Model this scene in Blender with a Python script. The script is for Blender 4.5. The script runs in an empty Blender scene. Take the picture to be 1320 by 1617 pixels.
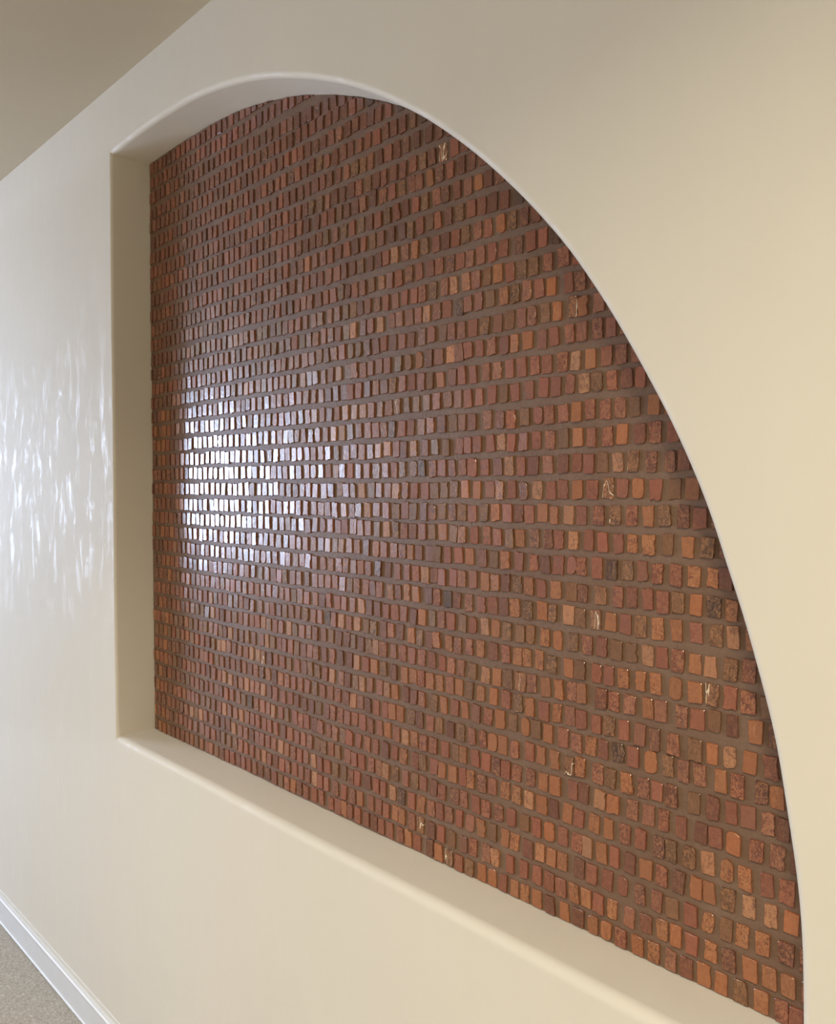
import bpy, bmesh, math, random
from mathutils import Vector, Matrix
random.seed(11)
C = bpy.context.scene
col = C.collection

# ------------------------------------------------------------------ place
WY = 0.8625          # front plane of the plaster wall (Y), camera at Y = 0
BY = 0.9643          # plane of the mosaic's grout, 10 cm deeper
FLOOR, CEIL = 0.0, 2.440
XL, XR = -6.2, 2.6   # the hall's two ends
YB = -1.75           # opposite wall
CAM = (0.0, 0.0, 1.457)

# ------------------------------------------------------------------ helpers
def link(name, me, mat=None, parent=None):
    o = bpy.data.objects.new(name, me)
    col.objects.link(o)
    if mat: me.materials.append(mat)
    if parent: o.parent = parent
    return o

def from_bm(name, bm, mat=None, parent=None, smooth=False):
    me = bpy.data.meshes.new(name)
    bm.normal_update()
    bm.to_mesh(me); bm.free()
    if smooth:
        for p in me.polygons: p.use_smooth = True
    return link(name, me, mat, parent)

def add_box(bm, a, b):
    vs = [bm.verts.new((x, y, z)) for x in (a[0], b[0]) for y in (a[1], b[1]) for z in (a[2], b[2])]
    for f in ((0,1,3,2),(4,6,7,5),(0,4,5,1),(2,3,7,6),(0,2,6,4),(1,5,7,3)):
        bm.faces.new([vs[i] for i in f])

def structure(o, label=None):
    o['kind'] = 'structure'
    if label: o['label'] = label
    return o

class NT:
    def __init__(s, name):
        s.m = bpy.data.materials.new(name); s.m.use_nodes = True
        s.t = s.m.node_tree; s.t.nodes.clear()
        s.out = s.n('ShaderNodeOutputMaterial'); s.b = s.n('ShaderNodeBsdfPrincipled')
        s.l(s.b.outputs[0], s.out.inputs[0])
    def n(s, kind, **kw):
        nd = s.t.nodes.new(kind)
        for k, v in kw.items():
            if hasattr(nd, k): setattr(nd, k, v)
            else: nd.inputs[k.replace('_', ' ')].default_value = v
        return nd
    def l(s, a, b): s.t.links.new(a, b)
    def noise(s, vec, scale, detail=3, rough=0.5, dist=0.0):
        nd = s.n('ShaderNodeTexNoise'); nd.inputs['Scale'].default_value = scale
        nd.inputs['Detail'].default_value = detail; nd.inputs['Roughness'].default_value = rough
        nd.inputs['Distortion'].default_value = dist
        s.l(vec, nd.inputs['Vector']); return nd.outputs['Fac']
    def ramp(s, fac, stops):
        nd = s.n('ShaderNodeValToRGB'); e = nd.color_ramp.elements
        while len(e) < len(stops): e.new(0.5)
        for k, (p, c) in enumerate(stops):
            e[k].position = p; e[k].color = c if len(c) == 4 else (*c, 1)
        s.l(fac, nd.inputs[0]); return nd.outputs[0]
    def rng(s, fac, a, b, c, d):
        nd = s.n('ShaderNodeMapRange')
        for k, v in zip((1, 2, 3, 4), (a, b, c, d)): nd.inputs[k].default_value = v
        s.l(fac, nd.inputs[0]); return nd.outputs[0]
    def mapped(s, vec, sc):
        nd = s.n('ShaderNodeMapping'); nd.inputs['Scale'].default_value = sc
        s.l(vec, nd.inputs['Vector']); return nd.outputs[0]
    def bump(s, h, strength, dist, normal=None):
        nd = s.n('ShaderNodeBump'); nd.inputs['Strength'].default_value = strength
        nd.inputs['Distance'].default_value = dist; s.l(h, nd.inputs['Height'])
        if normal: s.l(normal, nd.inputs['Normal'])
        return nd.outputs[0]
    def mix(s, fac, a, b, mode='MIX'):
        nd = s.n('ShaderNodeMix'); nd.data_type = 'RGBA'; nd.blend_type = mode
        if isinstance(fac, (int, float)): nd.inputs[0].default_value = fac
        else: s.l(fac, nd.inputs[0])
        for i, v in ((6, a), (7, b)):
            if isinstance(v, tuple): nd.inputs[i].default_value = (*v, 1)
            else: s.l(v, nd.inputs[i])
        return nd.outputs[2]
    def math(s, op, a, b=None):
        nd = s.n('ShaderNodeMath'); nd.operation = op
        for i, v in ((0, a), (1, b)):
            if v is None: continue
            if isinstance(v, (int, float)): nd.inputs[i].default_value = v
            else: s.l(v, nd.inputs[i])
        return nd.outputs[0]

# ------------------------------------------------------------------ materials
def plaster(name, base, rlo, rhi, bump=1.0):
    """hand-trowelled, waxed plaster: mottled tone, burnished vertical trowel strokes"""
    t = NT(name); g = t.n('ShaderNodeTexCoord').outputs['Object']
    big = t.noise(g, 1.7, 4, 0.55)
    mid = t.noise(t.mapped(g, (9, 9, 2.2)), 1.0, 4, 0.6, 0.6)
    cl = t.mix(t.rng(big, .3, .7, 0, 1), tuple(c*.965 for c in base), base)
    cl = t.mix(t.rng(mid, .45, .75, 0, .22), cl, tuple(min(1, c*1.04) for c in base))
    t.l(cl, t.b.inputs['Base Color'])
    stroke = t.noise(t.mapped(g, (22, 22, 7.5)), 1.0, 7, 0.72, 0.5)
    t.l(t.rng(stroke, .52, .68, rhi, rlo), t.b.inputs['Roughness'])
    t.l(t.rng(stroke, .50, .68, .12, .26), t.b.inputs['Specular IOR Level'])
    h = t.math('ADD', t.noise(t.mapped(g, (7, 7, 3)), 1.0, 3, .5), t.math('MULTIPLY', stroke, .30))
    t.l(t.bump(h, 0.16*bump, 0.006), t.b.inputs['Normal'])
    return t.m

M_wall = plaster('waxed_plaster', (.765, .712, .622), .33, .62)
M_plain = plaster('painted_plaster', (.74, .68, .58), .6, .75)
M_ceil = plaster('ceiling_paint', (.58, .505, .385), .65, .8)

def make_grout():
    t = NT('brown_grout'); g = t.n('ShaderNodeTexCoord').outputs['Object']
    a = t.noise(g, 9, 5, .6); b = t.noise(g, 160, 3, .6)
    c1 = t.mix(t.rng(a, .35, .7, 0, 1), (.188, .108, .070), (.235, .150, .104))
    c1 = t.mix(t.rng(b, .3, .75, 0, .5), c1, (.150, .086, .053))
    t.l(c1, t.b.inputs['Base Color'])
    t.b.inputs['Roughness'].default_value = .50
    t.b.inputs['Specular IOR Level'].default_value = .28
    n = t.bump(t.math('ADD', b, t.noise(g, 35, 4, .6)), .5, .0016)
    t.l(n, t.b.inputs['Normal'])
    return t.m
M_grout = make_grout()

def make_tile():
    t = NT('copper_glazed_stone'); g = t.n('ShaderNodeTexCoord').outputs['Object']
    at = t.n('ShaderNodeAttribute'); at.attribute_name = 'tint'
    rn = t.n('ShaderNodeAttribute'); rn.attribute_name = 'grain'
    # every tile looks at its own piece of the texture
    off = t.n('ShaderNodeVectorMath'); off.operation = 'MULTIPLY_ADD'
    t.l(rn.outputs['Color'], off.inputs[0]); off.inputs[1].default_value = (40, 40, 40); t.l(g, off.inputs[2])
    v = off.outputs[0]
    sp = t.n('ShaderNodeSeparateColor'); t.l(rn.outputs['Color'], sp.inputs[0])
    cloud = t.noise(v, 120, 3, .6, .8)
    blot = t.noise(t.mapped(v, (270, 270, 190)), 1.0, 3, .6, 1.4)
    speck = t.noise(v, 620, 2, .6)
    streak = t.noise(t.mapped(v, (480, 480, 60)), 1.0, 3, .6, .6)
    base = at.outputs['Color']
    dark = t.mix(1.0, base, (.36, .30, .26), 'MULTIPLY')
    lite = t.mix(.50, base, (.52, .24, .10))
    pale = t.mix(.70, base, (.75, .46, .25))
    amt = t.rng(sp.outputs[1], .1, 1, .22, 1)       # how mottled this tile is
    c = t.mix(t.math('MULTIPLY', t.rng(cloud, .50, .64, 0, .75), amt), base, dark)
    c = t.mix(t.math('MULTIPLY', t.rng(blot, .50, .60, 0, .9), amt), c, lite)
    c = t.mix(t.math('MULTIPLY', t.rng(blot, .46, .36, 0, .8), amt), c, dark)
    c = t.mix(t.math('MULTIPLY', t.rng(speck, .63, .72, 0, .7), t.rng(sp.outputs[1], .5, 1, .05, .8)), c, pale)
    c = t.mix(t.math('MULTIPLY', t.rng(streak, .54, .66, 0, .8), t.rng(sp.outputs[2], .55, .95, 0, 1)), c, lite)
    # a few tiles carry a pale mineral vein
    vein = t.noise(t.mapped(v, (60, 60, 18)), 1.0, 2, .5, .4)
    vm = t.math('MULTIPLY', t.rng(t.math('ABSOLUTE', t.math('SUBTRACT', vein, .5)), .006, .013, .9, 0), t.rng(sp.outputs[0], .93, .95, 0, 1))
    c = t.mix(vm, c, (.85, .70, .50))
    t.l(c, t.b.inputs['Base Color'])
    t.l(t.rng(cloud, .3, .7, .17, .28), t.b.inputs['Roughness'])
    t.b.inputs['Specular IOR Level'].default_value = .85
    h = t.math('ADD', cloud, t.math('MULTIPLY', t.math('MULTIPLY', blot, .55), amt))
    h = t.math('ADD', h, t.math('MULTIPLY', streak, t.rng(sp.outputs[2], .45, .9, .05, .5)))
    t.l(t.bump(h, .30, .0010), t.b.inputs['Normal'])
    return t.m
M_tile = make_tile()

def make_carpet():
    t = NT('carpet'); g = t.n('ShaderNodeTexCoord').outputs['Object']
    a = t.noise(g, 130, 3, .7, 1.0); b = t.noise(g, 420, 2, .6)
    c = t.ramp(a, [(.30, (.44, .37, .29)), (.5, (.64, .57, .48)), (.68, (.86, .81, .73))])
    c = t.mix(t.rng(b, .4, .7, 0, .4), c, (.50, .42, .33))
    t.l(c, t.b.inputs['Base Color']); t.b.inputs['Roughness'].default_value = .95
    t.l(t.bump(t.math('ADD', a, b), 1.0, .006), t.b.inputs['Normal'])
    return t.m
M_carpet = make_carpet()

def plain(name, colr, rough, metal=0):
    t = NT(name); g = t.n('ShaderNodeTexCoord').outputs['Object']
    a = t.noise(g, 12, 4, .6)
    t.l(t.mix(t.rng(a, .3, .7, 0, 1), tuple(c*.95 for c in colr), colr), t.b.inputs['Base Color'])
    t.b.inputs['Roughness'].default_value = rough; t.b.inputs['Metallic'].default_value = metal
    return t.m
M_trim = plain('trim_paint', (.78, .78, .79), .38)
M_caulk = plain('white_caulk', (.9, .9, .9), .4)

# ------------------------------------------------------------------ niche outline
# opening of the niche in the wall plane: (x, z), clockwise from the top left corner
arch = [(-2.0500,2.2790),(-1.9700,2.2815),(-1.8990,2.2828),(-1.8289,2.2828),(-1.7742,2.2822),(-1.7000,2.2793),(-1.6335,2.2744),(-1.5600,2.2650),
 (-1.4951,2.2530),(-1.4380,2.2410),(-1.3821,2.2268),(-1.3368,2.2130),(-1.2793,2.1930),(-1.2263,2.1730),(-1.1640,2.1465),(-1.1040,2.1180),
 (-1.0550,2.0915),(-1.0058,2.0620),(-.9388,2.0188),(-.8858,1.9789),(-.8383,1.9403),(-.8016,1.9078),(-.7558,1.8646),(-.7156,1.8234),
 (-.6688,1.7712),(-.6381,1.7316),(-.6020,1.6806),(-.5783,1.6437),(-.5580,1.6110),(-.5381,1.5772),(-.5180,1.5421),(-.4997,1.5070),
 (-.4786,1.4631),(-.4599,1.4181),(-.4446,1.3732),(-.4250,1.3200),(-.4083,1.2648),(-.3962,1.2237),(-.3863,1.1842),(-.3775,1.1345),
 (-.3707,1.0947),(-.3641,1.0545),(-.3593,1.0100),(-.3567,.9648),(-.3555,.9058),(-.3552,.8600)]
ROWS=[
   [(-1.738, 0.849), (-1.238, 0.85), (-0.843, 0.8471), (-0.619, 0.8465)] ,
   [(-1.737, 0.885), (-1.238, 0.8821), (-0.843, 0.8818), (-0.619, 0.88)] ,
   [(-1.737, 0.9193), (-1.237, 0.9177), (-0.844, 0.9193), (-0.619, 0.9166)] ,
   [(-1.736, 0.9542), (-1.237, 0.9529), (-0.844, 0.9539), (-0.619, 0.9535)] ,
   [(-1.736, 0.9912), (-1.237, 0.9892), (-0.844, 0.9912), (-0.62, 0.9892)] ,
   [(-1.735, 1.0267), (-1.237, 1.0256), (-0.844, 1.0258), (-0.62, 1.0256)] ,
   [(-1.735, 1.0621), (-1.237, 1.062), (-0.844, 1.0612), (-0.62, 1.0612)] ,
   [(-1.734, 1.0975), (-1.237, 1.0977), (-0.844, 1.0998), (-0.621, 1.0972)] ,
   [(-1.733, 1.1305), (-1.236, 1.1351), (-0.844, 1.1325), (-0.621, 1.1291)] ,
   [(-1.733, 1.1678), (-1.236, 1.1715), (-0.844, 1.1651), (-0.621, 1.1677)] ,
   [(-1.732, 1.2033), (-1.236, 1.206), (-0.845, 1.2025), (-0.621, 1.2012)] ,
   [(-1.732, 1.2392), (-1.236, 1.2393), (-0.845, 1.2387), (-0.622, 1.237)] ,
   [(-1.731, 1.2751), (-1.236, 1.2765), (-0.845, 1.2747), (-0.622, 1.2745)] ,
   [(-1.731, 1.3112), (-1.236, 1.3117), (-0.845, 1.3106), (-0.622, 1.3095)] ,
   [(-1.73, 1.3466), (-1.235, 1.3484), (-0.845, 1.3465), (-0.623, 1.3458)] ,
   [(-1.73, 1.3822), (-1.235, 1.3841), (-0.845, 1.3814), (-0.623, 1.3826)] ,
   [(-1.729, 1.4168), (-1.235, 1.4162), (-0.845, 1.4179), (-0.623, 1.4194)] ,
   [(-1.729, 1.4544), (-1.235, 1.4519), (-0.845, 1.453), (-0.623, 1.4551)] ,
   [(-1.728, 1.4904), (-1.235, 1.4876), (-0.845, 1.489), (-0.624, 1.4915)] ,
   [(-1.727, 1.5254), (-1.235, 1.5226), (-0.846, 1.5246), (-0.624, 1.528)] ,
   [(-1.727, 1.5624), (-1.234, 1.5587), (-0.846, 1.561), (-0.624, 1.5641)] ,
   [(-1.726, 1.5999), (-1.234, 1.5955), (-0.846, 1.5997), (-0.625, 1.6027)] ,
   [(-1.726, 1.636), (-1.234, 1.6341), (-0.846, 1.6351)] ,
   [(-1.725, 1.6727), (-1.234, 1.6699), (-0.846, 1.6732)] ,
   [(-1.725, 1.7072), (-1.234, 1.7088), (-0.846, 1.7085)] ,
   [(-1.724, 1.7448), (-1.233, 1.7455), (-0.846, 1.7458)] ,
   [(-1.724, 1.7803), (-1.233, 1.7816), (-0.846, 1.781)] ,
   [(-1.723, 1.8201), (-1.233, 1.8183), (-0.847, 1.8177)] ,
   [(-1.722, 1.8558), (-1.233, 1.858), (-0.847, 1.8562)] ,
   [(-1.722, 1.8911), (-1.233, 1.8955), (-0.847, 1.8921)] ,
   [(-1.721, 1.9298), (-1.233, 1.9308)] ,
   [(-1.721, 1.9671), (-1.232, 1.9678)] ,
   [(-1.72, 2.0014), (-1.232, 1.9993)] ,
   [(-1.72, 2.0377), (-1.232, 2.0375)] ,
   [(-1.719, 2.0763), (-1.232, 2.075)] ,
   [(-1.719, 2.1159), (-1.232, 2.1132)] ,
   [(-1.718, 2.15), (-1.232, 2.1504)] ,
   [(-1.717, 2.1899), (-1.231, 2.175)] ,
   [(-1.717, 2.2257)] ,
   [(-1.716, 2.2626)] ,
]
# tiles of each course, from the sill up: distance left of the camera in 1/10 mm and glaze
TILES = [
 "13712r 13443r 13197R 12889r 12672r 12475o 12298r 12061r 11814r 11602d 11395r 11163r 10880R 10660o 10444r 10128d 9915o 9675W 9437r 9204V 8940o 8719o 8492r 8259o 8060O 7823o 7575d 7314o 7073d 6814o 6601o 6372R 6108o 5860O 5618M 5385d 5160o 4930o 4688V 4422o 4182R 4008r",
 "18540m 18267m 17962m 17687r 17425m 17195m 16970m 16714m 16450M 16204M 15983r 15738r 15494m 15266t 15043r 14805r 14554r 14361R 14119r 13655r 13430T 13240r 13040m 12760R 12480r 12233M 11997o 11691d 11453r 11248r 11020o 10838O 10578R 10364W 10101d 9849r 9601v 9333m 9128R 8849M 8648T 8348r 8072r 7824r 7594r 7384r 7158O 6936o 6729r 6508O 6245m 5984d 5749O 5542o 5328r 5058O 4831D 4561o 4330o 4102o",
 "18729m 18462t 18228m 18017t 17772m 17501m 17225m 16995d 16760m 16508t 16241m 15979M 15742d 15529m 15327r 15113r 14892R 14622t 14375o 14167R 13929r 13725m 13466t 13238r 12997r 12734V 12488v 12279R 12074r 11781d 11534r 11329r 11090T 10851K 10586r 10343O 10091R 9889r 9662M 9430r 9205m 8949o 8709v 8459o 8262O 8007d 7772T 7558o 7355O 7064d 6846r 6592r 6342r 6077D 5825r 5608v 5337r 5106O 4868v 4660O 4418O 4132D",
 "18591m 18185m 17891m 17653m 17406d 17142m 16904t 16670m 16420m 16175t 15935m 15707m 15487R 15240r 15035m 14798r 14512d 14267m 14028r 13810R 13578M 13319v 13132V 12883R 12666v 12373R 12166r 11948r 11674R 11471O 11261T 11018V 10740m 10510V 10298r 10042d 9837R 9543D 9342R 9074r 8844R 8590R 8332r 8059v 7838r 7602o 7351r 7101R 6926t 6682o 6480r 6234d 5986o 5764R 5509d 5266o 5096o 4852V 4583T 4318T 4078o",
 "18658m 18426m 18178m 17945m 17729m 17503r 17246m 17049d 16813m 16573m 16293M 16070m 15792k 15540M 15304m 15095m 14885t 14615r 14386v 14093r 13890R 13691r 13415d 13222r 12965R 12747M 12507V 12307r 12039r 11799R 11553r 11266d 11032r 10795O 10496d 10311V 10042r 9840o 9583o 9355r 9188O 8935M 8723r 8454O 8219O 7972T 7743o 7519d 7266o 7074r 6813O 6577o 6314R 6064r 5808D 5618V 5369V 5124T 4869O 4637O 4372r 4141R",
 "18578m 18352M 18111m 17870m 17655m 17373m 17109m 16902t 16639t 16411m 16186m 15946t 15718M 15497m 15277t 15046d 14827r 14523R 14261r 14022d 13753d 13519d 13279v 13014d 12812R 12597R 12376r 12155R 11930r 11686R 11448r 11216o 10989r 10739T 10523O 10284R 10048R 9771r 9517v 9348O 9081r 8853r 8633D 8435r 8232R 7951R 7712o 7490o 7182r 6995d 6712t 6509o 6209M 5959m 5729D 5489r 5218d 5018r 4787o 4498R 4254M",
 "18428m 18166m 17933m 17736m 17492m 17235m 16996m 13659r 13417v 13149r 12900r 12660R 12400d 12209t 11990R 11760d 11536r 11273r 11087o 10877o 10576V 10389d 10130r 9901v 9631d 9413V 9157R 8920R 8713o 8511o 8260R 7979r 7763o 7502o 7241W 7047O 6760R 6548v 6291O 6042M 5836r 5625D 5315v 5055d 4821r 4610m 4360M 4191d",
 "18407M 18160m 17890m 17630d 17384m 17142t 16905t 16684M 16463M 16218m 15965m 15733t 15463t 15281W 15021m 14791r 14534m 14289m 13765d 13549V 13320V 13061r 12848t 12544R 12357d 12113V 11927T 11693m 11432r 11229O 11016o 10725d 10522d 10318R 10025V 9790o 9531r 9315o 9062m 8811R 8554o 8303v 8050o 7852v 7630o 7349r 7122M 6872O 6676r 6439K 6201r 5927o 5673V 5458M 5237M 4963o 4738R 4450D 4268o",
 "18473m 18202m 17968M 17752M 17504M 17277m 17059v 16857d 16617t 16397m 16141M 15913V 15651d 15315m 15128t 14889v 14637m 14453r 14234M 14013m 13787d 13575m 13363M 13099d 12849R 12574d 12291d 12096t 11818r 11578o 11323V 11049d 10760o 10548O 10336R 10118o 9893O 9651m 9440o 9209v 8966O 8691o 8438R 8202V 7967o 7706r 7464O 7235m 7039r 6791r 6577V 6349r 6095m 5866d 5608R 5310v 5078o 4845T 4593o 4334r",
 "18626m 18385M 18149m 17893v 17664m 17404t 17188m 16972d 16704m 16433m 16176m 15948m 15705m 15489r 15254t 15050M 14813m 14580m 14293t 14078m 13826m 13613M 13385m 13107m 12870v 12638d 12379d 12188v 11961d 11726V 11547T 11328R 11056r 10819R 10575r 10336R 10079r 9831r 9624M 9402M 9134v 8861T 8627o 8414v 8158W 7942D 7680o 7439o 7213M 7035o 6711D 6505R 6258M 5984o 5787m 5485M 5276r 5050v 4822d 4525o",
 "18451m 18237m 17989m 17736m 17488t 17280d 17062r 16839m 16594M 16379M 16144M 15924d 15689m 15382M 15102m 14918m 14655M 14454m 14211m 13973m 13704V 13435m 13232m 12979k 12785r 12554T 12313R 12071T 11801v 11591V 11333d 11126R 10874d 10588o 10380V 10141d 9966O 9665O 9475M 9228R 8965O 8700d 8445R 8220O 8025O 7800O 7568V 7268o 7061v 6786r 6586r 6350O 6095o 5866O 5576o 5310o 5080W 4851r 4620R",
 "18335m 18090m 17867m 17630m 17385d 17178m 16940m 16715m 16486r 16248m 15991M 15743m 15492m 15254M 15035m 14799d 14556M 14346m 14106m 13894M 13668r 13380m 13154d 12933r 12667r 12456r 12207m 11952T 11703d 11486d 11248r 11018r 10777r 10528d 10317o 10066v 9854R 9625r 9364v 9135r 8875T 8658o 8423V 8156v 7961v 7685O 7464o 7189V 6949R 6706d 6469v 6241v 5982T 5780r 5553R 5312o 5114t 4843V 4614R",
 "18704r 18448m 18224v 17944m 17724m 17477m 17269m 17042m 16824M 16605m 16386m 16106M 15888m 15642M 15355v 15094m 14867m 14652m 14430V 14154r 13924M 13640m 13395r 13186m 12965m 12738R 12502M 12294v 12074M 11813R 11618d 11441R 11139O 10928d 10708O 10467o 10150d 9954R 9705k 9486D 9231R 8962r 8724r 8487d 8275O 8013V 7745o 7555V 7267t 7062v 6807W 6557o 6331r 6101V 5851O 5583o 5296r 5044V 4819T",
 "18313m 18078m 17869m 17642m 17405m 17176m 16926m 16651m 16435m 16178M 15923M 15707m 15465m 15250m 15042d 14799r 14514m 14322M 14032v 13821m 13605m 13375m 13126m 12872M 12614R 12410M 12166m 11958m 11742m 11469d 11201d 10947r 10694r 10453R 10239T 10025r 9834r 9568r 9378M 9129m 8877o 8667O 8453d 8224V 7992O 7768r 7494o 7223v 7033d 6725O 6455R 6233d 5992r 5769r 5559V 5302o 5072K 4839O",
 "18691o 18435m 18203m 17933M 17727m 17457d 17245m 16985M 16784m 16513m 16275m 16037M 15797m 15583M 15340m 15116m 14893M 14634M 14388m 14141m 13938M 13699m 13425M 13189d 12954t 12743v 12540T 12290m 12065M 11795d 11527o 11309r 11044R 10808D 10599o 10400d 10143d 9943v 9714r 9448r 9217o 8931d 8704v 8462O 8192r 7911R 7689d 7451r 7219r 7051R 6791r 6546k 6297V 6075m 5848R 5586R 5339O 5092O 4917d",
 "18744m 18516m 18277m 18066M 17849m 17621m 17385m 17152m 16941m 16716m 16487m 16234m 16001m 15785M 15579m 15325r 15064m 14781M 14542V 14299v 14083M 13836M 13615d 13377m 13128r 12868r 12643r 12439r 12179m 11962m 11749m 11497v 11227T 10996V 10769R 10546d 10308r 10078v 9825o 9579v 9379O 9105r 8842R 8620r 8377V 8166o 7897M 7640D 7443r 7188T 6922r 6696r 6446r 6233O 5979O 5711v 5419o 5159V",
 "18645r 18399m 18163m 17944m 17715m 17410m 17204m 16966m 16741M 16516m 16286m 16045m 15761M 15549m 15321M 15072m 14835r 14610r 14375M 14142M 13933M 13680m 13403m 13170M 12956m 12740m 12463t 12215D 12022V 11757T 11510m 11249r 10981V 10747r 10545v 10282d 10081R 9842v 9600D 9379V 9156r 8896V 8658O 8418r 8190d 7997r 7742o 7531o 7278t 7052r 6770R 6508W 6246R 5992o 5755V 5483D 5262r",
 "18590m 18345m 18091m 17846m 17628m 17352m 17133d 16867m 16602m 16383m 16152m 15874M 15660m 15381r 15168d 14947M 14742M 14501m 14268M 14037m 13794M 13587M 13355m 13072M 12854d 12590V 12381r 12191v 11928t 11642v 11430M 11206m 10980T 10733R 10500r 10243r 10025v 9786v 9553V 9311o 9052o 8784m 8582O 8327r 8109D 7850T 7591r 7379r 7118o 6869r 6620W 6387r 6150o 5885r 5612v 5375o",
 "18607m 18410m 18174m 17941m 17704m 17448m 17215M 16955M 16731M 16522m 16297m 16027m 15772M 15548M 15276m 15053M 14835m 14614m 14403m 14135m 13910m 13632m 13415M 13172m 12942m 12703v 12507m 12268r 12019m 11769m 11523V 11262m 11030r 10814V 10531V 10321k 10055R 9839r 9619r 9367m 9152r 8874r 8623d 8390T 8152r 7928d 7650M 7371d 7130r 6936r 6718v 6468T 6223W 5952D 5685D 5490d",
 "18577m 18337m 18098m 17834m 17599m 17341m 17122m 16899m 16709m 16480m 16244M 15995m 15729M 15487m 15253M 14969m 14742m 14512m 14320m 14082m 13881m 13633m 13413m 13170m 12940m 12674V 12387M 12147M 11910M 11663M 11457T 11212T 10965r 10781d 10531T 10238d 10009V 9741v 9440r 9258r 9048r 8773r 8553T 8341r 8105r 7864r 7614R 7373v 7117o 6894r 6625R 6399o 6126d 5900R 5641r",
 "18662m 18412m 18152m 17934m 17692m 17459m 17212m 17009m 16767m 16533m 16267M 16030m 15802m 15551V 15324M 15101m 14828r 14603m 14369m 14180M 13978m 13742M 13505M 13278M 13015m 12771t 12504t 12265v 12000m 11743M 11515m 11312M 11082k 10821r 10597d 10333O 10107M 9843d 9594v 9381m 9161m 8839M 8573D 8347R 8078v 7840r 7626R 7381R 7143o 6909R 6672R 6431M 6210v 5922o",
 "18549r 18324m 18085m 17831m 17596m 17373M 17155m 16939d 16698m 16450m 16173M 15966M 15720m 15490M 15238M 15005v 14752r 14522r 14297m 14059m 13835v 13608m 13390T 13138m 12895d 12648m 12390t 12132t 11898t 11643R 11388V 11179m 10944W 10690V 10464V 10204v 9961R 9694M 9479m 9250r 9013r 8744r 8493v 8282r 8009r 7740r 7506r 7262r 7025T 6810V 6559R 6336d 6126r",
 "18639m 18399m 18172m 17922m 17694m 17456m 17206m 16968M 16723m 16494m 16209r 16009d 15813M 15581m 15323M 15064m 14820m 14589M 14362r 14140m 13905m 13659M 13394m 13170M 12916d 12672d 12442d 12246r 12004r 11749d 11518O 11295m 11052V 10812r 10569d 10341r 10120v 9875o 9602r 9387r 9142r 8856m 8639M 8384r 8138r 7885R 7672r 7393R 7164T 6907o 6655r 6421R",
 "18512m 18312m 18087m 17833m 17607m 17362m 17122m 16865m 16634m 16407m 16132m 15867t 15653M 15406M 15181m 14943m 14727m 14491m 14273M 14052m 13757T 13543v 13333M 13082M 12851m 12604t 12316v 12125m 11883R 11655m 11424m 11209r 10907V 10649v 10393o 10146d 9905m 9634T 9452m 9248r 9000r 8749R 8491r 8290O 8038o 7764r 7551r 7267R 7067r 6803R 6591r",
 "18699m 18425m 18188m 17942M 17727m 17512m 17282m 17052m 16818m 16534m 16313M 16088d 15843m 15591m 15364M 15122v 14849M 14617m 14425r 14150M 13949m 13687m 13470m 13216V 12972D 12739M 12496r 12226V 12010V 11758D 11516d 11299r 11059d 10824r 10086r 9823v 9616m 9396m 9151r 8886V 8629m 8393v 8157r 7948M 7713v 7485o 7212W 7055o 6782m",
 "18571m 18342m 18098M 17844m 17640m 17386m 17155m 16940m 16678m 16426M 16187d 15936d 15722M 15492m 15248V 15026d 14773v 14515d 14266m 14046m 13781v 13327M 13071m 12846M 12607m 12360V 12162T 11871d 11662r 11404T 11086r 10887M 10640m 10410R 10199T 9966m 9722r 9430K 9257m 9021r 8779v 8498O 8281V 8054M 7810r 7600o 7296r 7094D",
 "18686v 18493m 18265M 18008m 17725m 17509m 17271m 17041m 16786d 16516m 16283t 16062r 15873M 15613m 15337V 15114m 14806m 14593m 14383d 14161M 13677m 13384m 13170V 12884m 12628M 12387v 12161v 11961d 11735m 11484M 11246r 11007m 10750r 10502r 10311R 10046V 9775M 9577T 9300O 9076R 8852v 8620o 8380r 8148V 7919v 7664R 7377R",
 "18534m 18319m 18076m 17855m 17642m 17406M 17187d 13717m 13514m 13229d 12982r 12766r 12522V 12315d 12122r 11883R 11630v 11353T 11126r 10896r 10634M 10392r 10113r 9909r 9656D 9423r 9208M 8986m 8750r 8512r 8217D 7975r 7761r 7542k",
 "13617r 13389d 13175r 12913m 12643m 12424d 12179d 11942V 11673d 11439d 11244r 11006T 10741M 10501O 10254V 9981r 9757d 9526r 9304V 9048M 8830r 8566o 8342V 8103D 7890d",
 "13597o 13334m 13095R 12844r 12599d 12343r 12085d 11859r 11607V 11366m 11077d 10816d 10593V 10362r 10120v 9932R 9683d 9432V 9177r 8968r 8736d 8491d 8231k",
 "13640d 13401d 13194D 12982v 12694R 12427V 12185r 11930V 11679d 11442r 11194V 10726d 10461r 10234V 9960R 9757D 9494r 9255m 9032o 8825d",
 "13609d 13284d 13046r 12795d 12563v 12346d 12091d 11863M 11589d 11335R 11075r 10828V 10566r 10383R 10113o 9895D 9644r 9394d 9173d",
 "13642d 13455V 13173V 12937M 12716d 12471d 12198d 11988R 11736V 11492d 11291R 11025d 10784d 10531R 10279V 10070d 9824W 9561r",
 "13586d 13307D 13086r 12852D 12598d 12346m 12103V 11869V 11652R 11390d 11169r 10941d 10711D 10442d 10139d 9909d",
 "13672d 13436D 13185V 12939r 12693d 12439R 12225d 11964R 11733r 11475r 11233D 11029d 10791d 10533V 10279k",
 "13563d 13302D 13057d 12815r 12555M 12292d 12084D 11848d 11643d 11417r 11175r 10858k",
 "13648d 13410d 13146d 12895r 12659d 12416d 12160r 11946d 11648k",
 "13689d 13505d 13236D 12976D 12723d 12465d",
 "13590d",
 "",
]

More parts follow.
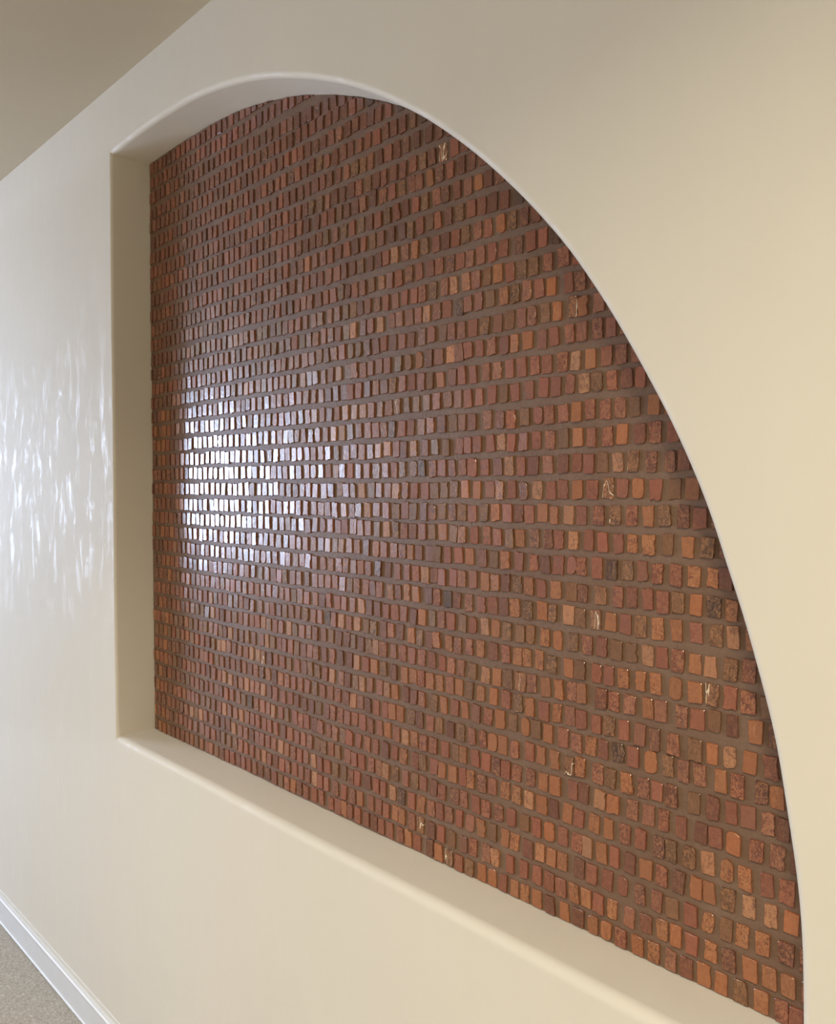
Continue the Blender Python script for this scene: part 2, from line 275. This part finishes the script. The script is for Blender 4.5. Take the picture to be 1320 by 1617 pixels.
def catmull(P, n=3):
    out = []
    for i in range(len(P)-1):
        p0 = P[max(i-1, 0)]; p1 = P[i]; p2 = P[i+1]; p3 = P[min(i+2, len(P)-1)]
        for k in range(n):
            t = k/n
            out.append(tuple(.5*((2*p1[j]) + (-p0[j]+p2[j])*t + (2*p0[j]-5*p1[j]+4*p2[j]-p3[j])*t*t + (-p0[j]+3*p1[j]-3*p2[j]+p3[j])*t**3) for j in (0, 1)))
    out.append(P[-1]); return out

SILL = .8318; LX = -2.0515
A = catmull(arch, 3)
for _ in range(3):      # hand-run plaster is fair even where it wanders
    A = [A[0]] + [((A[i-1][0]+2*A[i][0]+A[i+1][0])/4, (A[i-1][1]+2*A[i][1]+A[i+1][1])/4) for i in range(1, len(A)-1)] + [A[-1]]
loop = []               # (x, z, offset x, offset z, radius, belongs to the sill?)
R_ARCH, R_JAMB, R_SILL = .011, .007, .016
loop.append((A[0][0], A[0][1], -R_JAMB, R_ARCH, .009, False))
for i in range(1, len(A)):
    a = A[i-1]; b = A[min(i+1, len(A)-1)]
    d = Vector((b[0]-a[0], b[1]-a[1])).normalized(); n = Vector((-d.y, d.x))
    if n.dot(Vector((A[i][0]+1.6, A[i][1]-1.2))) < 0: n = -n
    loop.append((A[i][0], A[i][1], n.x*R_ARCH, n.y*R_ARCH, R_ARCH, False))
loop.append((-.3552, SILL, R_ARCH, -R_SILL, R_SILL, True))
N = 60
for k in range(1, N):
    f = k/N; x = -.3552 + (LX+.3552)*f
    loop.append((x, SILL + .0012*math.sin(x*7+1)*math.sin(math.pi*f), 0, -R_SILL, R_SILL, True))
loop.append((LX, SILL, -R_JAMB, -R_SILL, .011, True))
NJ = 44
for k in range(1, NJ):
    f = k/NJ; z = SILL + (A[0][1]-SILL)*f
    loop.append((LX + .0012*math.sin(z*9) + (A[0][0]-LX)*f, z, -R_JAMB, 0, R_JAMB, False))
NL = len(loop)

# ------------------------------------------------------------------ the plastered wall with its niche
bm = bmesh.new()
SEG = 8; rings = []
for s in range(SEG+1):
    t = s/SEG*math.pi/2
    rings.append([bm.verts.new((p[0]+p[2]*(1-math.sin(t)), WY+p[4]*(1-math.cos(t)), p[1]+p[3]*(1-math.sin(t)))) for p in loop])
for s in range(SEG):
    for i in range(NL):
        j = (i+1) % NL
        f = bm.faces.new((rings[s][i], rings[s][j], rings[s+1][j], rings[s+1][i])); f.smooth = True
out = []
for x, z in ((XL, FLOOR), (XR, FLOOR), (XR, CEIL), (XL, CEIL)): out.append(bm.verts.new((x, WY, z)))
oe = [bm.edges.new((out[i], out[(i+1) % 4])) for i in range(4)]
he = [bm.edges.get((rings[0][i], rings[0][(i+1) % NL])) for i in range(NL)]
bmesh.ops.triangle_fill(bm, edges=oe+he, use_beauty=True, normal=(0, -1, 0))
# drop anything the fill laid across the opening
dead = []
for f in bm.faces:
    if f.smooth or len(f.verts) != 3 or abs(f.calc_center_median().y-WY) > 1e-5: continue
    c = f.calc_center_median()
    idx = [v for v in f.verts]
    if all(v in set(rings[0]) for v in idx):
        inside = False; j = NL-1
        for i in range(NL):
            xi, zi, xj, zj = rings[0][i].co.x, rings[0][i].co.z, rings[0][j].co.x, rings[0][j].co.z
            if (zi > c.z) != (zj > c.z) and c.x < (xj-xi)*(c.z-zi)/(zj-zi)+xi: inside = not inside
            j = i
        if inside: dead.append(f)
if dead: bmesh.ops.delete(bm, geom=dead, context='FACES_ONLY')
# give the wall its body: top, ends and back
back = [bm.verts.new((v.co.x, WY+.26, v.co.z)) for v in out]
for i in range(4):
    j = (i+1) % 4
    bm.faces.new((out[i], out[j], back[j], back[i]))
bm.faces.new(back)
bmesh.ops.recalc_face_normals(bm, faces=bm.faces[:])
for f in bm.faces:
    c = f.calc_center_median()
    if abs(c.y-WY) < 1e-5 and f.normal.y > 0: bmesh.ops.reverse_faces(bm, faces=bm.faces[:]); break
wall = from_bm('wall_right', bm, M_wall)
wall.data.set_sharp_from_angle(angle=math.radians(40))
structure(wall, 'cream waxed plaster wall with a quarter-arch niche cut into it')

def recess(name, test, label):
    """the plaster surfaces that run from the rounded edge back to the mosaic"""
    bm = bmesh.new(); K = 5; cols = {}
    def colv(i):
        if i not in cols:
            p = loop[i]; r = []
            for k in range(K+2):
                y = WY+p[4]+(BY+.0004-WY-p[4])*k/K if k <= K else BY+.0206
                j1, j2 = (random.uniform(-.0008, .0008), random.uniform(-.0008, .0008)) if k == K else (0, 0)
                r.append(bm.verts.new((p[0]+j1, y, p[1]+j2)))
            cols[i] = r
        return cols[i]
    for i in range(NL):
        j = (i+1) % NL
        if not test(i, j): continue
        a, b = colv(i), colv(j)
        for k in range(K+1):
            f = bm.faces.new((a[k], b[k], b[k+1], a[k+1])); f.smooth = True
    cen = Vector((-1.3, .91, 1.35)); bm.normal_update()
    for f in bm.faces:
        if f.normal.dot(cen-f.calc_center_median()) < 0: f.normal_flip()
    o = from_bm(name, bm, M_wall, wall)
    o.data.set_sharp_from_angle(angle=math.radians(40))
    o['label'] = label
on_sill = lambda i, j: SILL-.01 < loop[i][1] < SILL+.01 and SILL-.01 < loop[j][1] < SILL+.01
recess('niche_reveal', lambda i, j: not on_sill(i, j), 'shaded jamb and curved underside of the niche')
recess('niche_sill', on_sill, 'flat plaster ledge at the foot of the niche')

# ------------------------------------------------------------------ mosaic panel
panel = bpy.data.objects.new('mosaic_panel', None); col.objects.link(panel)
panel.location = (-1.2, BY, SILL)
panel['label'] = 'copper-brown stone tile mosaic filling the quarter-arch niche in the wall'
panel['category'] = 'mosaic'
def to_panel(o):
    for v in o.data.vertices: v.co -= panel.location
    o.parent = panel

bm = bmesh.new()        # the grout bed: a cast slab in the shape of the opening
fr = [bm.verts.new((p[0], BY, p[1])) for p in loop]
bk = [bm.verts.new((p[0], BY+.02, p[1])) for p in loop]
bm.faces.new(fr); bm.faces.new(bk)
for i in range(NL): bm.faces.new((fr[i], fr[(i+1) % NL], bk[(i+1) % NL], bk[i]))
bmesh.ops.recalc_face_normals(bm, faces=bm.faces[:])
to_panel(from_bm('grout_bed', bm, M_grout))

poly = [(p[0], p[1]) for p in loop]
if sum(poly[i][0]*poly[(i+1) % NL][1]-poly[(i+1) % NL][0]*poly[i][1] for i in range(NL)) < 0: poly = poly[::-1]
def clip(sub):
    qx, qz = sub[0]
    for i in range(NL):
        a = poly[i]; b = poly[(i+1) % NL]
        if abs(a[0]-qx) > .06 or abs(a[1]-qz) > .06: continue
        ex, ez = b[0]-a[0], b[1]-a[1]
        el = math.hypot(ex, ez)
        side = [(ex*(q[1]-a[1])-ez*(q[0]-a[0]))/el-(.0038 if abs(a[0]-LX) < .006 and abs(b[0]-LX) < .006 else .0016) for q in sub]
        if min(side) >= 0: continue
        new = []
        for k in range(len(sub)):
            p, q, sp, sq = sub[k], sub[(k+1) % len(sub)], side[k], side[(k+1) % len(sub)]
            if sp >= 0: new.append(p)
            if (sp >= 0) != (sq >= 0):
                t = sp/(sp-sq); new.append((p[0]+(q[0]-p[0])*t, p[1]+(q[1]-p[1])*t))
        sub = new
        if len(sub) < 3: return None
    return sub

PAL = {  # glaze colours met on the wall
 'r': (.255, .077, .042),   # brick red
 'd': (.165, .053, .030),   # dark red brown
 'o': (.330, .115, .044),   # orange copper
 'k': (.085, .036, .020),   # near black brown
 't': (.390, .170, .085),   # pale copper
 'v': (.190, .082, .036),   # olive brown
 'm': (.255, .092, .054),   # dusty rose brown
 'w': (.230, .090, .040),   # brown with a pale vein
}
KIND = 'rrrrRRdddDDooOovmmM'
KIND_HIGH = 'rrrrRRdddddDDDmm'      # filler for upper courses: dimmer light there put into darker stone colours

def row_z(row, x):
    P = sorted(ROWS[row])
    if x <= P[0][0]: z = P[0][1]
    elif x >= P[-1][0]: z = P[-1][1]
    else:
        for a, b in zip(P, P[1:]):
            if a[0] <= x <= b[0]:
                z = a[1]+(b[1]-a[1])*(x-a[0])/(b[0]-a[0]); break
    return z + .0007*math.sin(x*23+row*2.1) + .0005*math.sin(x*61+row*5)

bm = bmesh.new()
tint = bm.loops.layers.float_color.new('tint'); grain = bm.loops.layers.float_color.new('grain')
def tile(cx, cz, w, h, kind, rot=0.0):
    chip = random.random()
    j = lambda s: random.gauss(0, s)
    hw, hh = w/2, h/2; pts = []
    cn = [(-hw, -hh), (hw, -hh), (hw, hh), (-hw, hh)]
    cn = [(x+j(.0006), z+j(.0007)) for x, z in cn]
    if chip > .93:       # rounded pebble-like stones
        rr = .0045
    elif chip > .8: rr = .0022
    else: rr = .0009
    wav = .00075 if chip < .2 else .00022
    for i in range(4):
        a = Vector(cn[i]); p = Vector(cn[i-1]); n = Vector(cn[(i+1) % 4])
        d1 = (p-a).normalized(); d2 = (n-a).normalized()
        s = rr*random.uniform(.6, 1.5)
        pts.append(a+d1*s)
        if rr > .002: pts.append(a+(d1+d2)*s*.3)
        pts.append(a+d2*s)
        e0 = a+d2*s; e1 = n-d2*s
        for f in ((.25, .5, .75) if (n-a).length > .02 else (.35, .68)):
            q = e0.lerp(e1, f); nn = Vector((d2.y, -d2.x)); pts.append(q+nn*j(wav))
    cr, sr = math.cos(rot), math.sin(rot)
    P = clip([(cx+p.x*cr-p.y*sr, cz+p.x*sr+p.y*cr) for p in pts])
    if not P: return
    mx = sum(p[0] for p in P)/len(P); mz = sum(p[1] for p in P)/len(P)
    if max(p[0] for p in P)-min(p[0] for p in P) < .003: return
    th = random.uniform(.0022, .0040); ta, tb = j(.018), j(.018)
    clean = [P[0]]
    for p in P[1:]:
        if (p[0]-clean[-1][0])**2+(p[1]-clean[-1][1])**2 > 4e-8: clean.append(p)
    P = clean
    if len(P) < 3: return
    def ring(ins, y0, tilt):
        r = []
        for x, z in P:
            dx, dz = mx-x, mz-z; L = math.hypot(dx, dz) or 1
            x2, z2 = x+dx/L*ins, z+dz/L*ins
            r.append(bm.verts.new((x2, y0 + (ta*(x2-mx)+tb*(z2-mz) if tilt else 0), z2)))
        return r
    r0 = ring(0, BY+.0005, False); r1 = ring(0, BY-th+.0005, True); r2 = ring(.0006, BY-th, True)
    fs = []
    n = len(P)
    for A_, B_ in ((r0, r1), (r1, r2)):
        for i in range(n):
            k = (i+1) % n; fs.append(bm.faces.new((A_[i], A_[k], B_[k], B_[i])))
    fs.append(bm.faces.new(r2))
    base = PAL[kind.lower()]; g = math.exp(j(.10)); w_ = j(.04)
    cc = (min(1, base[0]*g*(1+w_)), base[1]*g, base[2]*g*(1-w_), 1)
    gg = (.99 if kind == 'W' else random.uniform(0, .9), random.uniform(.6, 1) if kind.isupper() else random.uniform(0, .4), random.random(), 1)
    for f in fs:
        for l in f.loops: l[tint] = cc; l[grain] = gg

def lay_rows():
    for row, line in enumerate(TILES):
        KIND = globals()['KIND_HIGH' if row > 23 else 'KIND']
        T = [(-int(w[:-1])/10000, w[-1]) for w in line.split()]
        if not T: T = [(-1.62, 'd')]
        # carry each course on to the jamb, to the arch and across any missing stone
        x = T[0][0]-.0238
        while x > LX: T.insert(0, (x+random.gauss(0, .0008), random.choice(KIND))); x -= random.gauss(.0238, .0012)
        x = T[-1][0]+.0238
        while x < -.345: T.append((x, random.choice(KIND))); x += random.gauss(.0240, .0012)
        i = 0
        while i < len(T)-1:
            g = T[i+1][0]-T[i][0]
            if g > .036:
                n = max(1, round(g/.0238)-1)
                for k in range(n): T.insert(i+1+k, (T[i][0]+g*(k+1)/(n+1), random.choice(KIND)))
            i += 1
        for i, (x, k) in enumerate(T):
            gl = x-T[i-1][0] if i else .0238
            gr = T[i+1][0]-x if i < len(T)-1 else .0238
            w = min(max(.0140, random.gauss(.0167, .0010)), min(gl, gr)-.0012)
            if k == 'm' and x < -1.40: k = random.choice('mmrrdmv')
            if k == 'M' and x < -1.40: k = random.choice('MRMDV')
            tile(x, row_z(row, x)+random.gauss(0, .0005), w, random.gauss(.0270, .0008), k, random.gauss(0, .03))
lay_rows()
me = bpy.data.meshes.new('tiles'); bm.normal_update(); bm.to_mesh(me); bm.free()
tl = link('tiles', me, M_tile); to_panel(tl)

# ------------------------------------------------------------------ floor, ceiling, the rest of the hall
def slab(name, a, b, mat, label=None):
    bm = bmesh.new(); add_box(bm, a, b); bmesh.ops.recalc_face_normals(bm, faces=bm.faces[:])
    return structure(from_bm(name, bm, mat), label)
YF = WY+.26
slab('floor', (XL-.2, YB-.12, -.12), (XR+.12, YF, FLOOR), M_carpet, 'beige speckled carpet floor of the hall')
slab('ceiling', (XL-.2, YB-.12, CEIL), (XR+.12, YF, CEIL+.12), M_ceil, 'flat tan painted ceiling')
slab('wall_left', (XL, YB-.12, FLOOR), (XR, YB, CEIL), M_plain)
slab('wall_back', (XR, YB-.12, FLOOR), (XR+.12, YF, CEIL), M_plain)
# far end of the hall with its window opening
WIN = (-1.68, -.25, .95, 2.05)
bm = bmesh.new()
add_box(bm, (XL-.12, YB-.12, FLOOR), (XL, WIN[0], CEIL)); add_box(bm, (XL-.12, WIN[1], FLOOR), (XL, YF, CEIL))
add_box(bm, (XL-.12, WIN[0], FLOOR), (XL, WIN[1], WIN[2])); add_box(bm, (XL-.12, WIN[0], WIN[3]), (XL, WIN[1], CEIL))
structure(from_bm('wall_front', bm, M_plain))
bm = bmesh.new()
for a, b in (((WIN[0], WIN[2]), (WIN[0]+.04, WIN[3])), ((WIN[1]-.04, WIN[2]), (WIN[1], WIN[3])), ((WIN[0], WIN[2]), (WIN[1], WIN[2]+.04)), ((WIN[0], WIN[3]-.04), (WIN[1], WIN[3]))):
    add_box(bm, (XL-.08, a[0], a[1]), (XL-.03, b[0], b[1]))
structure(from_bm('window_1', bm, M_trim))

# baseboard: swept profile with a quirk bead on top and at the foot
def sweep(name, prof, mat, x0, x1, parent=None):
    bm = bmesh.new()
    L = [bm.verts.new((x0, WY-d, z)) for d, z in prof]; Rr = [bm.verts.new((x1, WY-d, z)) for d, z in prof]
    n = len(prof)
    for i in range(n): bm.faces.new((L[i], L[(i+1) % n], Rr[(i+1) % n], Rr[i]))
    bm.faces.new(L); bm.faces.new(Rr)
    bmesh.ops.recalc_face_normals(bm, faces=bm.faces[:])
    return from_bm(name, bm, mat, parent)
def arc(cx, cz, r, a0, a1, n=6): return [(cx+r*math.cos(math.radians(a0+(a1-a0)*k/n)), cz+r*math.sin(math.radians(a0+(a1-a0)*k/n))) for k in range(n+1)]
prof = [(-.002, 0), (.013, 0)] + arc(.012, .004, .0034, -40, 90) + [(.0118, .010), (.0118, .070)] + arc(.0078, .0765, .0048, -20, 110) + [(-.002, .0815)]
bb = structure(sweep('baseboard_right', prof, M_trim, XL, XR), 'low grey-white baseboard along the foot of the wall')
sweep('caulk_line', [(-.001, .0945), (.0011, .0945), (.0014, .0955), (.0011, .0965), (-.001, .0965)], M_caulk, XL, XR, bb)

# ------------------------------------------------------------------ light
def area(name, loc, target, size, energy, colr, sy=None, spread=180):
    L = bpy.data.lights.new(name, 'AREA'); L.energy = energy; L.color = colr
    L.shape = 'RECTANGLE' if sy else 'SQUARE'; L.size = size
    if sy: L.size_y = sy
    L.spread = math.radians(spread)
    o = bpy.data.objects.new(name, L); col.objects.link(o); o.location = loc
    d = Vector(target)-Vector(loc); o.rotation_euler = d.to_track_quat('-Z', 'Y').to_euler()
    return o
wc = ((WIN[0]+WIN[1])/2, (WIN[2]+WIN[3])/2)
area('window_daylight', (XL-.10, wc[0], wc[1]), (0, wc[0], wc[1]), WIN[1]-WIN[0]-.05, 162, (.585, .72, 1.0), WIN[3]-WIN[2]-.05)
area('warm_fill', (1.3, -1.3, 1.15), (-.5, WY, .8), 1.1, 9.5, (1.0, .91, .62), 1.3)  # added warm fill inside the hall, brightens the right of the wall; no doorway
area('recessed_downlight', (.1, -.35, CEIL-.01), (.1, -.35, 0), 0.26, 26, (1.0, .91, .68), spread=146)
area('far_downlight', (-1.6, -.45, CEIL-.01), (-1.6, -.45, 0), .2, 11, (1.0, .97, .88), spread=105)
w = bpy.data.worlds.new('World'); C.world = w; w.use_nodes = True
w.node_tree.nodes['Background'].inputs[0].default_value = (.7, .8, 1, 1)
w.node_tree.nodes['Background'].inputs[1].default_value = 0

# ------------------------------------------------------------------ camera
cam = bpy.data.cameras.new('camera'); co = bpy.data.objects.new('camera', cam); col.objects.link(co)
cam.sensor_fit = 'VERTICAL'; cam.sensor_height = 36.0; cam.lens = 1324.77/1617*36.0; cam.clip_start = .02
yaw, pit, rol = .825038, -.029112, -.00057
cy, sy = math.cos(yaw), math.sin(yaw)
fw = Vector((-sy*math.cos(pit), cy*math.cos(pit), math.sin(pit))); rt = Vector((cy, sy, 0)); up = rt.cross(fw)
r2 = rt*math.cos(rol)+up*math.sin(rol); u2 = -rt*math.sin(rol)+up*math.cos(rol)
M = Matrix((r2, u2, -fw)).transposed().to_4x4(); M.translation = Vector(CAM)
co.matrix_world = M
C.camera = co
C.view_settings.view_transform = 'Standard'; C.view_settings.look = 'None'
C.view_settings.gamma = 1; C.view_settings.use_curve_mapping = False; C.view_settings.exposure = 0
